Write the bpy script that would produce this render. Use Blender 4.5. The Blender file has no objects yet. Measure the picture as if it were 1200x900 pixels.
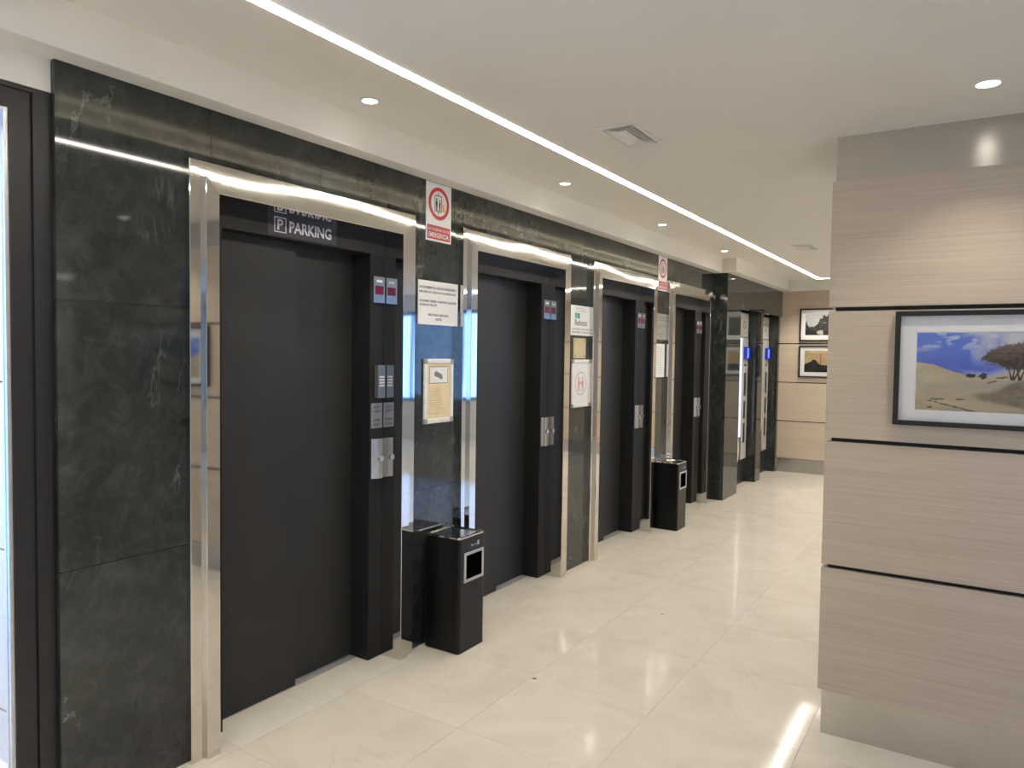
import bpy, bmesh, math, random
from mathutils import Vector, Matrix
random.seed(7)
S = bpy.context.scene
COL = S.collection

# ------------------------------------------------------------------ camera
cam_d = bpy.data.cameras.new('camera'); cam = bpy.data.objects.new('camera', cam_d); COL.objects.link(cam)
R_ = Vector((0.84342154, 0.5370753, 0.01379196)); U_ = Vector((-0.0331213, 0.02635685, 0.99910375)); F_ = Vector((-0.53623043, 0.84312243, -0.04001857))
cam.matrix_world = Matrix(((R_.x, U_.x, -F_.x, 2.4766), (R_.y, U_.y, -F_.y, 0.0), (R_.z, U_.z, -F_.z, 1.55), (0, 0, 0, 1)))
cam_d.sensor_width = 36; cam_d.lens = 867.8 / 1200 * 36; cam_d.clip_start = 0.05
S.camera = cam

# ------------------------------------------------------------------ sky, exposure
W = bpy.data.worlds.new('sky'); S.world = W; W.use_nodes = True
W.node_tree.nodes['Background'].inputs[0].default_value = (0.25, 0.49, 1.0, 1)
W.node_tree.nodes['Background'].inputs[1].default_value = 3.4
S.view_settings.view_transform = 'Standard'; S.view_settings.look = 'None'
S.view_settings.gamma = 1.0; S.view_settings.use_curve_mapping = False
S.view_settings.exposure = 0.49
LED_POWER = 34.0
SPOT_POWER = 15.0

# ------------------------------------------------------------------ materials
def nt(name):
    m = bpy.data.materials.new(name); m.use_nodes = True
    t = m.node_tree; return m, t, t.nodes['Principled BSDF']
def N(t, typ, **k):
    n = t.nodes.new(typ)
    for a, v in k.items():
        if a.startswith('i_'): n.inputs[a[2:].replace('_', ' ')].default_value = v
        else: setattr(n, a, v)
    return n
def plain(name, col, rough=0.5, metal=0.0, spec=0.5, emit=None, es=0.0, var=0.06, scale=40):
    m, t, b = nt(name)
    b.inputs['Roughness'].default_value = rough; b.inputs['Metallic'].default_value = metal
    b.inputs['Specular IOR Level'].default_value = spec
    g = N(t, 'ShaderNodeNewGeometry'); n = N(t, 'ShaderNodeTexNoise', i_Scale=scale, i_Detail=3.0)
    t.links.new(g.outputs['Position'], n.inputs['Vector'])
    r = N(t, 'ShaderNodeValToRGB')
    r.color_ramp.elements[0].position = 0.3; r.color_ramp.elements[1].position = 0.7
    r.color_ramp.elements[0].color = tuple(c * (1 - var) for c in col) + (1,)
    r.color_ramp.elements[1].color = tuple(min(1, c * (1 + var)) for c in col) + (1,)
    t.links.new(n.outputs['Fac'], r.inputs['Fac']); t.links.new(r.outputs['Color'], b.inputs['Base Color'])
    if emit:
        b.inputs['Emission Color'].default_value = emit + (1,); b.inputs['Emission Strength'].default_value = es
    return m
def lamp_mat(name, col, st):
    m, t, b = nt(name); b.inputs['Base Color'].default_value = (.8, .8, .8, 1)
    b.inputs['Emission Color'].default_value = col + (1,); b.inputs['Emission Strength'].default_value = st
    return m
def tile_coords(t, amount=7.0):
    g = N(t, 'ShaderNodeNewGeometry'); oi = N(t, 'ShaderNodeObjectInfo')
    mu = N(t, 'ShaderNodeMath', operation='MULTIPLY'); mu.inputs[1].default_value = amount
    t.links.new(oi.outputs['Random'], mu.inputs[0])
    ad = N(t, 'ShaderNodeVectorMath', operation='ADD')
    t.links.new(g.outputs['Position'], ad.inputs[0]); t.links.new(mu.outputs[0], ad.inputs[1])
    return ad.outputs[0]
def ramp(t, src, stops):
    r = N(t, 'ShaderNodeValToRGB'); e = r.color_ramp.elements
    while len(e) < len(stops): e.new(0.5)
    for el, (p, c) in zip(e, stops):
        el.position = p; el.color = (c + (1,)) if len(c) == 3 else c
    t.links.new(src, r.inputs['Fac']); return r.outputs['Color']
def mix(t, fac, a, b):
    m = N(t, 'ShaderNodeMix', data_type='RGBA')
    if isinstance(fac, float): m.inputs[0].default_value = fac
    else: t.links.new(fac, m.inputs[0])
    for k, v in ((6, a), (7, b)):
        if isinstance(v, tuple): m.inputs[k].default_value = v + (1,)
        else: t.links.new(v, m.inputs[k])
    return m.outputs[2]
def veins(t, vec, scale, dist, width, stretch=(1, 1, 1)):
    mp = N(t, 'ShaderNodeMapping'); mp.inputs['Scale'].default_value = stretch; mp.inputs['Rotation'].default_value = (0.5, 0.25, 0.3)
    t.links.new(vec, mp.inputs['Vector'])
    n = N(t, 'ShaderNodeTexNoise', i_Scale=scale, i_Detail=6.0, i_Roughness=0.6, i_Distortion=dist)
    t.links.new(mp.outputs[0], n.inputs['Vector'])
    s = N(t, 'ShaderNodeMath', operation='SUBTRACT'); s.inputs[1].default_value = 0.5
    t.links.new(n.outputs['Fac'], s.inputs[0])
    a = N(t, 'ShaderNodeMath', operation='ABSOLUTE'); t.links.new(s.outputs[0], a.inputs[0])
    return ramp(t, a.outputs[0], [(0.0, (1, 1, 1)), (width, (0, 0, 0))])
def bump(t, b, src, strength, dist=0.01):
    bm_ = N(t, 'ShaderNodeBump'); bm_.inputs['Strength'].default_value = strength; bm_.inputs['Distance'].default_value = dist
    t.links.new(src, bm_.inputs['Height']); t.links.new(bm_.outputs['Normal'], b.inputs['Normal'])

def green_marble():
    m, t, b = nt('green_marble'); v = tile_coords(t)
    n = N(t, 'ShaderNodeTexNoise', i_Scale=2.6, i_Detail=9.0, i_Roughness=0.70, i_Distortion=0.5); t.links.new(v, n.inputs['Vector'])
    c = ramp(t, n.outputs['Fac'], [(0.30, (0.012, 0.015, 0.014)), (0.52, (0.022, 0.027, 0.025)), (0.74, (0.048, 0.057, 0.053))])
    n2 = N(t, 'ShaderNodeTexNoise', i_Scale=11.0, i_Detail=8.0, i_Roughness=0.72, i_Distortion=0.6); t.links.new(v, n2.inputs['Vector'])
    c2 = ramp(t, n2.outputs['Fac'], [(0.45, (0, 0, 0)), (0.75, (0.035, 0.040, 0.037))])
    add = N(t, 'ShaderNodeMix', data_type='RGBA', blend_type='ADD'); add.inputs[0].default_value = 0.7
    t.links.new(c, add.inputs[6]); t.links.new(c2, add.inputs[7])
    w = veins(t, v, 1.9, 1.1, 0.010, (1, 1.0, 0.55))
    w2 = N(t, 'ShaderNodeTexNoise', i_Scale=3.3, i_Detail=2.0); t.links.new(v, w2.inputs['Vector'])
    msk = ramp(t, w2.outputs['Fac'], [(0.50, (0, 0, 0)), (0.66, (0.38, 0.38, 0.38))])
    mm = N(t, 'ShaderNodeMath', operation='MULTIPLY'); t.links.new(w, mm.inputs[0]); t.links.new(msk, mm.inputs[1])
    t.links.new(mix(t, mm.outputs[0], add.outputs[2], (0.26, 0.30, 0.28)), b.inputs['Base Color'])
    b.inputs['Roughness'].default_value = 0.055; b.inputs['IOR'].default_value = 1.55
    return m
def cream_marble():
    m, t, b = nt('cream_marble'); v = tile_coords(t, 9.0)
    n = N(t, 'ShaderNodeTexNoise', i_Scale=3.0, i_Detail=7.0, i_Roughness=0.62, i_Distortion=0.8); t.links.new(v, n.inputs['Vector'])
    c = ramp(t, n.outputs['Fac'], [(0.28, (0.72, 0.665, 0.58)), (0.5, (0.79, 0.74, 0.655)), (0.75, (0.84, 0.80, 0.725))])
    w = veins(t, v, 1.5, 1.6, 0.010)
    w2 = N(t, 'ShaderNodeTexNoise', i_Scale=5.0, i_Detail=3.0); t.links.new(v, w2.inputs['Vector'])
    msk = ramp(t, w2.outputs['Fac'], [(0.5, (0, 0, 0)), (0.7, (0.35, 0.35, 0.35))])
    mm = N(t, 'ShaderNodeMath', operation='MULTIPLY'); t.links.new(w, mm.inputs[0]); t.links.new(msk, mm.inputs[1])
    oi = N(t, 'ShaderNodeObjectInfo')
    rnd = ramp(t, oi.outputs['Random'], [(0.0, (0.95, 0.945, 0.93)), (1.0, (1, 1, 1))])
    mul = N(t, 'ShaderNodeMix', data_type='RGBA', blend_type='MULTIPLY'); mul.inputs[0].default_value = 1.0
    t.links.new(mix(t, mm.outputs[0], c, (0.40, 0.34, 0.27)), mul.inputs[6]); t.links.new(rnd, mul.inputs[7])
    t.links.new(mul.outputs[2], b.inputs['Base Color'])
    n3 = N(t, 'ShaderNodeTexNoise', i_Scale=2.0, i_Detail=4.0); t.links.new(v, n3.inputs['Vector'])
    rr = N(t, 'ShaderNodeMapRange'); b.inputs['Specular IOR Level'].default_value = 0.24; rr.inputs['To Min'].default_value = 0.05; rr.inputs['To Max'].default_value = 0.12
    t.links.new(n3.outputs['Fac'], rr.inputs['Value']); t.links.new(rr.outputs[0], b.inputs['Roughness'])
    return m
def wood(name, a, c_, rough=0.38):
    m, t, b = nt(name); g = N(t, 'ShaderNodeNewGeometry'); oi = N(t, 'ShaderNodeObjectInfo')
    ad = N(t, 'ShaderNodeVectorMath', operation='ADD'); t.links.new(g.outputs['Position'], ad.inputs[0]); t.links.new(oi.outputs['Random'], ad.inputs[1])
    mp = N(t, 'ShaderNodeMapping'); mp.inputs['Scale'].default_value = (1.1, 1.1, 110.0); t.links.new(ad.outputs[0], mp.inputs['Vector'])
    n = N(t, 'ShaderNodeTexNoise', i_Scale=1.6, i_Detail=6.0, i_Roughness=0.7, i_Distortion=0.4); t.links.new(mp.outputs[0], n.inputs['Vector'])
    mp2 = N(t, 'ShaderNodeMapping'); mp2.inputs['Scale'].default_value = (0.6, 0.6, 9.0); t.links.new(ad.outputs[0], mp2.inputs['Vector'])
    n2 = N(t, 'ShaderNodeTexNoise', i_Scale=1.5, i_Detail=3.0); t.links.new(mp2.outputs[0], n2.inputs['Vector'])
    hv = N(t, 'ShaderNodeMix', data_type='FLOAT'); hv.inputs[0].default_value = 0.25; t.links.new(n.outputs['Fac'], hv.inputs[2]); t.links.new(n2.outputs['Fac'], hv.inputs[3])
    t.links.new(ramp(t, hv.outputs[0], [(0.30, a), (0.70, c_)]), b.inputs['Base Color'])
    b.inputs['Roughness'].default_value = rough
    bump(t, b, n.outputs['Fac'], 0.12, 0.002)
    return m
def steel(name, col, rough, wav=0.0, aniso=0.0):
    m, t, b = nt(name); b.inputs['Metallic'].default_value = 1.0; b.inputs['Roughness'].default_value = rough
    g = N(t, 'ShaderNodeNewGeometry')
    n = N(t, 'ShaderNodeTexNoise', i_Scale=25.0, i_Detail=2.0); t.links.new(g.outputs['Position'], n.inputs['Vector'])
    t.links.new(ramp(t, n.outputs['Fac'], [(0.3, tuple(c * .97 for c in col)), (0.7, col)]), b.inputs['Base Color'])
    if wav:
        n2 = N(t, 'ShaderNodeTexNoise', i_Scale=1.25, i_Detail=0.0); t.links.new(g.outputs['Position'], n2.inputs['Vector'])
        bump(t, b, n2.outputs['Fac'], wav, 0.03)
    if aniso:
        b.inputs['Anisotropic'].default_value = aniso; b.inputs['Anisotropic Rotation'].default_value = 0.25
        tg = N(t, 'ShaderNodeTangent', direction_type='RADIAL', axis='Z'); t.links.new(tg.outputs[0], b.inputs['Tangent'])
    return m
def glass(name, tint=(1, 1, 1), refl=1.0):
    m, t, b = nt(name); t.nodes.remove(b)
    out = t.nodes['Material Output']
    tr = N(t, 'ShaderNodeBsdfTransparent'); tr.inputs[0].default_value = tint + (1,)
    gl = N(t, 'ShaderNodeBsdfGlossy'); gl.inputs['Roughness'].default_value = 0.01; gl.inputs['Color'].default_value = (refl, refl, refl, 1)
    fr = N(t, 'ShaderNodeFresnel'); ge = N(t, 'ShaderNodeNewGeometry')
    mr = N(t, 'ShaderNodeMapRange'); mr.inputs['To Min'].default_value = 1.45; mr.inputs['To Max'].default_value = 1 / 1.45   # both faces of a thin pane reflect alike
    t.links.new(ge.outputs['Backfacing'], mr.inputs['Value']); t.links.new(mr.outputs[0], fr.inputs['IOR'])
    mx = N(t, 'ShaderNodeMixShader')
    t.links.new(fr.outputs[0], mx.inputs[0]); t.links.new(tr.outputs[0], mx.inputs[1]); t.links.new(gl.outputs[0], mx.inputs[2])
    t.links.new(mx.outputs[0], out.inputs['Surface'])
    return m
def print_mat(name, rough=0.6):
    m, t, b = nt(name); a = N(t, 'ShaderNodeVertexColor', layer_name='ink'); t.links.new(a.outputs['Color'], b.inputs['Base Color'])
    b.inputs['Roughness'].default_value = rough
    return m

M = dict(
    marble=green_marble(), floor=cream_marble(),
    grout=plain('floor_grout', (0.66, 0.60, 0.51), 0.6), joint=plain('marble_joint', (0.10, 0.11, 0.10), 0.6),
    wood=wood('oak_veneer', (0.475, 0.39, 0.295), (0.665, 0.565, 0.455)),
    plaster=plain('white_plaster', (0.80, 0.775, 0.725), 0.75, var=0.015, scale=3),
    black=plain('black_lacquer', (0.019, 0.0185, 0.018), 0.45, spec=0.2, var=0.1, scale=8),
    door=plain('charcoal_door_paint', (0.030, 0.030, 0.029), 0.45, spec=0.3, var=0.08, scale=5),
    core=plain('black_core', (0.012, 0.012, 0.012), 0.6),
    steel=steel('polished_steel', (0.70, 0.675, 0.63), 0.045, wav=0.18),
    steelhead=steel('polished_steel_sheet', (0.74, 0.715, 0.67), 0.07, wav=1.0),
    brushed=steel('brushed_steel', (0.60, 0.58, 0.56), 0.24, aniso=0.75),
    chrome=steel('chrome', (0.62, 0.62, 0.62), 0.12), alu=plain('satin_aluminium', (0.62, 0.62, 0.62), 0.35, metal=0.7),
    darkmetal=plain('dark_anodised_metal', (0.022, 0.022, 0.024), 0.4, metal=0.2),
    sill=plain('sill_aluminium', (0.42, 0.42, 0.42), 0.5, metal=0.2),
    bin=plain('black_painted_metal', (0.005, 0.005, 0.005), 0.30, spec=0.3), binshade=plain('bin_hole_shade', (0.002, 0.002, 0.002), 0.9, spec=0.0),  # second one: shade of the bin's hole as flat black
    binframe=plain('silver_plastic', (0.55, 0.55, 0.54), 0.4),
    paper=plain('white_paper', (0.80, 0.80, 0.80), 0.6, var=0.02), ink=plain('black_ink', (0.02, 0.02, 0.025), 0.6),
    greyink=plain('grey_ink', (0.20, 0.20, 0.20), 0.6), red=plain('red_ink', (0.50, 0.022, 0.03), 0.35),
    whiteink=plain('white_ink', (0.85, 0.83, 0.80), 0.5), vinyl=plain('white_vinyl', (0.78, 0.78, 0.76), 0.28, var=0.02),
    yellow=plain('pale_yellow_paper', (0.80, 0.66, 0.40), 0.5), brass=plain('brass_plate', (0.66, 0.55, 0.32), 0.32, metal=0.35),
    teal=plain('teal_ink', (0.05, 0.32, 0.33), 0.5), blueink=plain('blue_ink', (0.06, 0.16, 0.38), 0.5), greenink=plain('green_ink', (0.10, 0.40, 0.18), 0.5),
    pinkink=plain('faded_red_ink', (0.55, 0.30, 0.26), 0.5), orange=plain('orange_ink', (0.80, 0.30, 0.05), 0.5),
    snap=plain('silver_snap_frame', (0.82, 0.80, 0.76), 0.35, metal=0.1), cornergrey=plain('grey_plastic', (0.30, 0.30, 0.30), 0.4),
    display=plain('red_display', (0.10, 0.005, 0.02), 0.15, emit=(0.8, 0.03, 0.12), es=0.05),
    bluelcd=plain('blue_display', (0.01, 0.03, 0.3), 0.2, emit=(0.02, 0.06, 0.8), es=0.15),
    bluelit=plain('blue_display_text', (0.2, 0.25, 0.9), 0.3, emit=(0.25, 0.35, 1.0), es=0.5),
    plate=plain('grey_etched_plate', (0.30, 0.30, 0.30), 0.4, metal=0.4), keypad=plain('grey_keypad', (0.20, 0.20, 0.20), 0.35, metal=0.5),
    key=plain('keypad_key', (0.75, 0.75, 0.75), 0.3), parking=plain('white_lettering', (0.62, 0.62, 0.68), 0.5),
    navy=plain('dark_violet_vinyl', (0.020, 0.018, 0.032), 0.4),
    picframe=plain('black_picture_frame', (0.010, 0.010, 0.010), 0.4), mat=plain('white_mount_board', (0.86, 0.86, 0.86), 0.8, var=0.015),
    print=print_mat('photo_print'), picglass=glass('picture_glass', refl=0.6), glass=glass('clear_glass'),
    led=lamp_mat('led_diffuser', (1.0, 0.935, 0.83), LED_POWER), lens=lamp_mat('downlight_lens', (1.0, 0.92, 0.80), 10.0),
    trimwhite=plain('white_lacquer', (0.80, 0.78, 0.74), 0.4, var=0.02), vend=plain('white_vending_plastic', (0.55, 0.54, 0.52), 0.35),
    venddark=plain('dark_vending_plastic', (0.03, 0.03, 0.035), 0.3),
    vendlight=lamp_mat('vending_light', (0.45, 0.58, 1.0), 0.55),
    cove=lamp_mat('cove_tape', (1.0, 0.90, 0.70), 12.0), stain=plain('dark_chip', (0.13, 0.12, 0.11), 0.5),
    pale=wood('pale_panel', (0.62, 0.60, 0.57), (0.74, 0.72, 0.69)),
)

# ------------------------------------------------------------------ mesh helpers
def add_box(bm, x0, x1, y0, y1, z0, z1, bev=0.0):
    v = [bm.verts.new((x, y, z)) for x in (x0, x1) for y in (y0, y1) for z in (z0, z1)]
    f = [bm.faces.new([v[i] for i in q]) for q in ((0, 1, 3, 2), (4, 6, 7, 5), (0, 4, 5, 1), (2, 3, 7, 6), (0, 2, 6, 4), (1, 5, 7, 3))]
    if bev:
        es = list({e for q in f for e in q.edges})
        bmesh.ops.bevel(bm, geom=es, offset=bev, segments=2, profile=0.5, affect='EDGES', clamp_overlap=True)
def obj(name, bm, mat, parent=None, smooth=False):
    bmesh.ops.recalc_face_normals(bm, faces=bm.faces[:])
    me = bpy.data.meshes.new(name); bm.to_mesh(me); bm.free()
    if smooth:
        for p in me.polygons: p.use_smooth = True
    me.materials.append(mat if not isinstance(mat, str) else M[mat])
    o = bpy.data.objects.new(name, me); COL.objects.link(o)
    if parent: o.parent = parent
    return o
def box(name, b, mat, parent=None, bev=0.0):
    """b = (x0,x1,y0,y1,z0,z1) or a list of those, in world coordinates"""
    bm = bmesh.new()
    for q in ([b] if not isinstance(b, list) else b): add_box(bm, *q, bev=bev)
    return fix(obj(name, bm, mat, None), parent)
def fix(o, parent):
    """parent without moving: parents are unrotated, so only their offset counts"""
    if parent is not None:
        o.parent = parent; o.matrix_parent_inverse = Matrix.Translation(-parent_loc(parent))
    return o
def parent_loc(p):
    l = Vector(p.location)
    if p.parent is not None:
        l = p.matrix_parent_inverse.translation + l + parent_loc(p.parent)
    return l
def tag(o, label, cat, group=None):
    o['label'] = label; o['category'] = cat
    if group: o['group'] = group
    return o
def struct(o, label=None):
    o['kind'] = 'structure'
    if label: o['label'] = label
    return o
def empty(name, loc):
    o = bpy.data.objects.new(name, None); o.empty_display_size = 0.1; o.location = loc; COL.objects.link(o); return o
def place(o, parent): return fix(o, parent)
# planar drawing: frame (origin, right, up, normal) -> world
class Plane:
    def __init__(s, o, r, n): s.o, s.r, s.n = Vector(o), Vector(r), Vector(n); s.u = Vector((0, 0, 1))
    def p(s, a, b, c=0.0): return s.o + s.r * a + s.u * b + s.n * c
def poly(name, pl, pts, th, mat, parent, c=0.0):
    """extruded outline of (a,b) points on a plane, thickness th towards the viewer"""
    bm = bmesh.new(); f0 = [bm.verts.new(pl.p(a, b, c)) for a, b in pts]; f1 = [bm.verts.new(pl.p(a, b, c + th)) for a, b in pts]
    bm.faces.new(f0); bm.faces.new(f1); n = len(pts)
    for i in range(n): bm.faces.new((f0[i], f0[(i + 1) % n], f1[(i + 1) % n], f1[i]))
    return fix(obj(name, bm, mat), parent)
def rect(name, pl, a0, a1, b0, b1, th, mat, parent, c=0.0): return poly(name, pl, [(a0, b0), (a1, b0), (a1, b1), (a0, b1)], th, mat, parent, c)
def rects(name, pl, rs, th, mat, parent, c=0.0):
    bm = bmesh.new()
    for a0, a1, b0, b1 in rs:
        P = [pl.p(a, b, d) for a in (a0, a1) for b in (b0, b1) for d in (c, c + th)]
        v = [bm.verts.new(q) for q in P]
        for q in ((0, 1, 3, 2), (4, 6, 7, 5), (0, 4, 5, 1), (2, 3, 7, 6), (0, 2, 6, 4), (1, 5, 7, 3)): bm.faces.new([v[i] for i in q])
    return fix(obj(name, bm, mat), parent)
def ring(name, pl, ca, cb, ra, rb, wa, th, mat, parent, c=0.0, seg=40):
    bm = bmesh.new(); rows = []
    for k in range(seg):
        t = 2 * math.pi * k / seg; co, si = math.cos(t), math.sin(t)
        rows.append([bm.verts.new(pl.p(ca + (ra - d) * co, cb + (rb - d) * si, h)) for d, h in ((0, c), (0, c + th), (wa, c + th), (wa, c))])
    for k in range(seg):
        a, b = rows[k], rows[(k + 1) % seg]
        for j in range(4): bm.faces.new((a[j], b[j], b[(j + 1) % 4], a[(j + 1) % 4]))
    return fix(obj(name, bm, mat), parent)
def disc(name, pl, ca, cb, r, th, mat, parent, c=0.0, seg=24):
    return poly(name, pl, [(ca + r * math.cos(2 * math.pi * k / seg), cb + r * math.sin(2 * math.pi * k / seg)) for k in range(seg)], th, mat, parent, c)
def text(name, pl, body, a, b, width, height, mat, parent, c=0.0, bold=0.0):
    """lettering with its lower-left at (a,b), fitted to width x height"""
    cu = bpy.data.curves.new('t', 'FONT'); cu.body = body; cu.resolution_u = 3; cu.offset = bold
    o = bpy.data.objects.new('t', cu); COL.objects.link(o)
    dg = bpy.context.evaluated_depsgraph_get(); me = bpy.data.meshes.new_from_object(o.evaluated_get(dg))
    bpy.data.objects.remove(o); bpy.data.curves.remove(cu)
    xs = [v.co.x for v in me.vertices]; ys = [v.co.y for v in me.vertices]
    sx = width / (max(xs) - min(xs)); sy = height / (max(ys) - min(ys)); x0, y0 = min(xs), min(ys)
    for v in me.vertices: v.co = pl.p(a + (v.co.x - x0) * sx, b + (v.co.y - y0) * sy, c)
    me.name = name; me.materials.append(M[mat])
    t = bpy.data.objects.new(name, me); COL.objects.link(t)
    return fix(t, parent)

# ------------------------------------------------------------------ room shell
CZ, RZ = 2.44, 2.60            # lower ceiling, raised perimeter ceiling
XR, YF, YB = 7.8, -3.5, 10.5   # far right wall, wall behind the camera, end wall
# floor: base slab plus polished tiles
TX = [0.08 + 0.61 * k for k in range(0, 7)]           # 0.08 .. 3.74
TY = [1.21 + 0.61 * k for k in range(0, 15)] + [YB]   # 1.21 .. 9.75, 10.5
fl = struct(box('floor', [(-2.4, 8.0, -3.7, 10.8, -0.12, -0.02), (-0.3, XR, YF, 1.2085, -0.02, 0.0), (TX[-1] + .0015, XR, 1.2085, YB, -0.02, 0.0), (-2.3, -0.30, -1.2, 1.3, -0.02, 0.0)], 'floor'), 'polished cream marble floor')
box('floor_grout', (-0.3, TX[-1], 1.2085, YB, -0.02, -0.0025), 'grout', fl)
def tile_mesh(w, h):
    bm = bmesh.new(); add_box(bm, 0, w, 0, h, -0.018, 0.0); bmesh.ops.recalc_face_normals(bm, faces=bm.faces[:])
    me = bpy.data.meshes.new('floor_tile'); bm.to_mesh(me); bm.free(); me.materials.append(M['floor']); return me
_tm = {}
def floor_tile(x0, x1, y0, y1):
    g = 0.0006; k = (round(x1 - x0, 3), round(y1 - y0, 3))
    if k not in _tm: _tm[k] = tile_mesh(k[0] - 2 * g, k[1] - 2 * g)
    o = bpy.data.objects.new('floor_tile', _tm[k]); o.location = (x0 + g, y0 + g, 0); COL.objects.link(o); o.parent = fl
for i in range(len(TX) - 1):
    for j in range(len(TY) - 1): floor_tile(TX[i], TX[i + 1], TY[j], TY[j + 1])
yy = 1.21
by = [1.21, 1.424, 1.829]
while by[-1] + 0.405 < YB: by.append(by[-1] + 0.405)
by.append(YB)
for j in range(len(by) - 1): floor_tile(-0.165, TX[0], by[j], by[j + 1])

for cx_, cy_, k in ((0.71, 3.012, 1.0), (0.894, 4.21, 0.8)):
    bm = bmesh.new(); v = [bm.verts.new((cx_ + k * a, cy_ + k * b, 0.0004)) for a, b in ((-0.014, -0.006), (0.006, -0.012), (0.014, 0.002), (0.002, 0.012))]; bm.faces.new(v); fix(obj('floor_chip', bm, 'stain'), fl)
# ceilings: the lower slab over the hall, the raised strip along the lifts and the end wall
XE, YE = 0.868, 8.84
struct(box('ceiling', [(XE, 8.0, -3.7, YE, CZ, CZ + 0.3)], 'plaster'), 'plain cream lowered ceiling')
struct(box('ceiling_perimeter', [(-2.4, XE, -3.7, 10.8, RZ, RZ + 0.14), (XE, 8.0, YE, 10.8, RZ, RZ + 0.14)], 'plaster'), 'raised ceiling strip along the lifts')
struct(box('trim_1', [(-0.3, 0.10, YF, 7.87, 2.452, RZ), (-0.3, 0.25, 7.87, YB, 2.452, RZ)], 'plaster'), 'cream plaster bulkhead above the green marble')
struct(box('trim_2', [(0.25, 4.4, 10.44, YB + .01, 2.452, RZ)], 'plaster'), 'cream plaster bulkhead above the end wall')
# outer walls
box_r = struct(box('wall_side', [(XR, XR + 0.2, -3.7, 10.8, 0, 2.9)], 'plaster'), 'plain plaster wall on the far side of the lobby')
struct(box('wall_front', [(-0.3, 4.4, YF - 0.2, YF, 0, 2.9), (7.5, XR, YF - 0.2, YF, 0, 2.9), (4.4, 7.5, YF - 0.2, YF, 0, 0.7), (4.4, 7.5, YF - 0.2, YF, 2.3, 2.9)], 'plaster'), 'plaster wall with a wide window')
w3 = struct(box('window_3', [(4.4, 7.5, YF - 0.12, YF - 0.06, 0.70, 0.76), (4.4, 7.5, YF - 0.12, YF - 0.06, 2.24, 2.30)] + [(4.4 + 1.0133 * k, 4.46 + 1.0133 * k, YF - 0.12, YF - 0.06, 0.76, 2.24) for k in range(4)], 'darkmetal'), 'wide window behind the lobby')
for k in range(3): box('pane', (4.46 + k * 1.0133, 5.4133 + k * 1.0133, YF - 0.093, YF - 0.087, 0.76, 2.24), 'glass', w3)
# left wall core: solid behind the lifts, with the glass door gap
LIFTS = [1.653, 3.331, 4.954, 6.521]
LW, LH = 1.268, 2.246
core = [(-0.5, -0.31, 1.30, 10.8, 0, 2.9), (-0.3, -0.02, YF, -0.32, 0, 2.46), (-0.3, -0.02, -0.32, 1.206, 2.35, 2.46)]
edges = [1.215] + [v for y in LIFTS for v in (y, y + LW)] + [7.95]
for k in range(0, len(edges), 2): core.append((-0.31, -0.016, edges[k], edges[k + 1], 0, 2.452))
for y in LIFTS: core.append((-0.31, -0.016, y, y + LW, LH - 0.02, 2.452))
wl = struct(box('wall_left', core[:1] + core[3:], 'joint'), 'lift wall clad in polished dark green marble slabs')
struct(box('wall_left_plaster', core[1:3], 'plaster'), 'white plaster wall above and beside the glass door')
# marble slabs, cut round the lift frames
ty = [1.206, 1.762, 2.310, 2.858, 3.420, 3.965, 4.497, 5.05, 5.60, 6.15, 6.70, 7.25, 7.948]
tz = [0.0, 0.828, 1.704, 2.452]
g = 0.0009
for i in range(len(ty) - 1):
    for j in range(3):
        a, b, z0, z1 = ty[i] + g, ty[i + 1] - g, tz[j] + (g if j else 0), tz[j + 1] - (g if j < 2 else 0)
        segs = [(a, b)]
        for y in LIFTS:
            new = []
            for p, q in segs:
                if q <= y or p >= y + LW: new.append((p, q)); continue
                if p < y: new.append((p, y))
                if q > y + LW: new.append((y + LW, q))
            segs = new
        bs = [(-0.018, 0.0, p, q, z0, min(z1, LH) if j == 2 else z1) for p, q in segs if q - p > 0.004]
        if j == 2: bs.append((-0.018, 0.0, a, b, LH, z1))
        if bs: box('marble_slab', bs, 'marble', wl)

# far stretch of the lift wall: projecting pilasters and header around two niches
wf = struct(box('wall_left_far', [(-0.31, 0.123, 7.955, 8.47, 0, 2.452), (-0.31, 0.08, 9.39, 9.60, 0, 2.452), (-0.31, 0.08, 10.42, YB, 0, 2.452),
                                  (-0.31, 0.123, 8.47, YB, 2.14, 2.452)], 'joint'), 'marble clad pilasters and header around the vending niches')
for nm, b in (('pilaster_side_slab', (-0.016, 0.123, 7.940, 7.957, 0, 2.452)), ('pilaster_face_slab', (0.123, 0.143, 7.940, 8.478, 0, 1.02)), ('pilaster_face_slab', (0.123, 0.143, 7.940, 8.478, 1.0218, 2.098)),
              ('niche_side_slab', (-0.3, 0.123, 8.462, 8.478, 0, 2.11)),
              ('pilaster_face_slab', (0.078, 0.118, 9.374, 9.605, 0, 2.11)), ('niche_side_slab', (-0.30, 0.078, 9.374, 9.392, 0, 2.11)), ('niche_side_slab', (-0.30, 0.078, 9.590, 9.605, 0, 2.11)),
              ('pilaster_face_slab', (0.078, 0.118, 10.41, YB, 0, 2.11)), ('niche_side_slab', (-0.30, 0.078, 10.41, 10.425, 0, 2.11)),
              ('header_slab', (0.123, 0.143, 7.940, 8.478, 2.0998, 2.452)), ('header_slab', (0.123, 0.143, 8.4798, 9.45, 2.11, 2.452)), ('header_slab', (0.123, 0.143, 9.4518, YB, 2.11, 2.452)),
              ('header_soffit_slab', (-0.30, 0.123, 8.478, YB, 2.11, 2.14))):
    box(nm, b, 'marble', wf)

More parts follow.
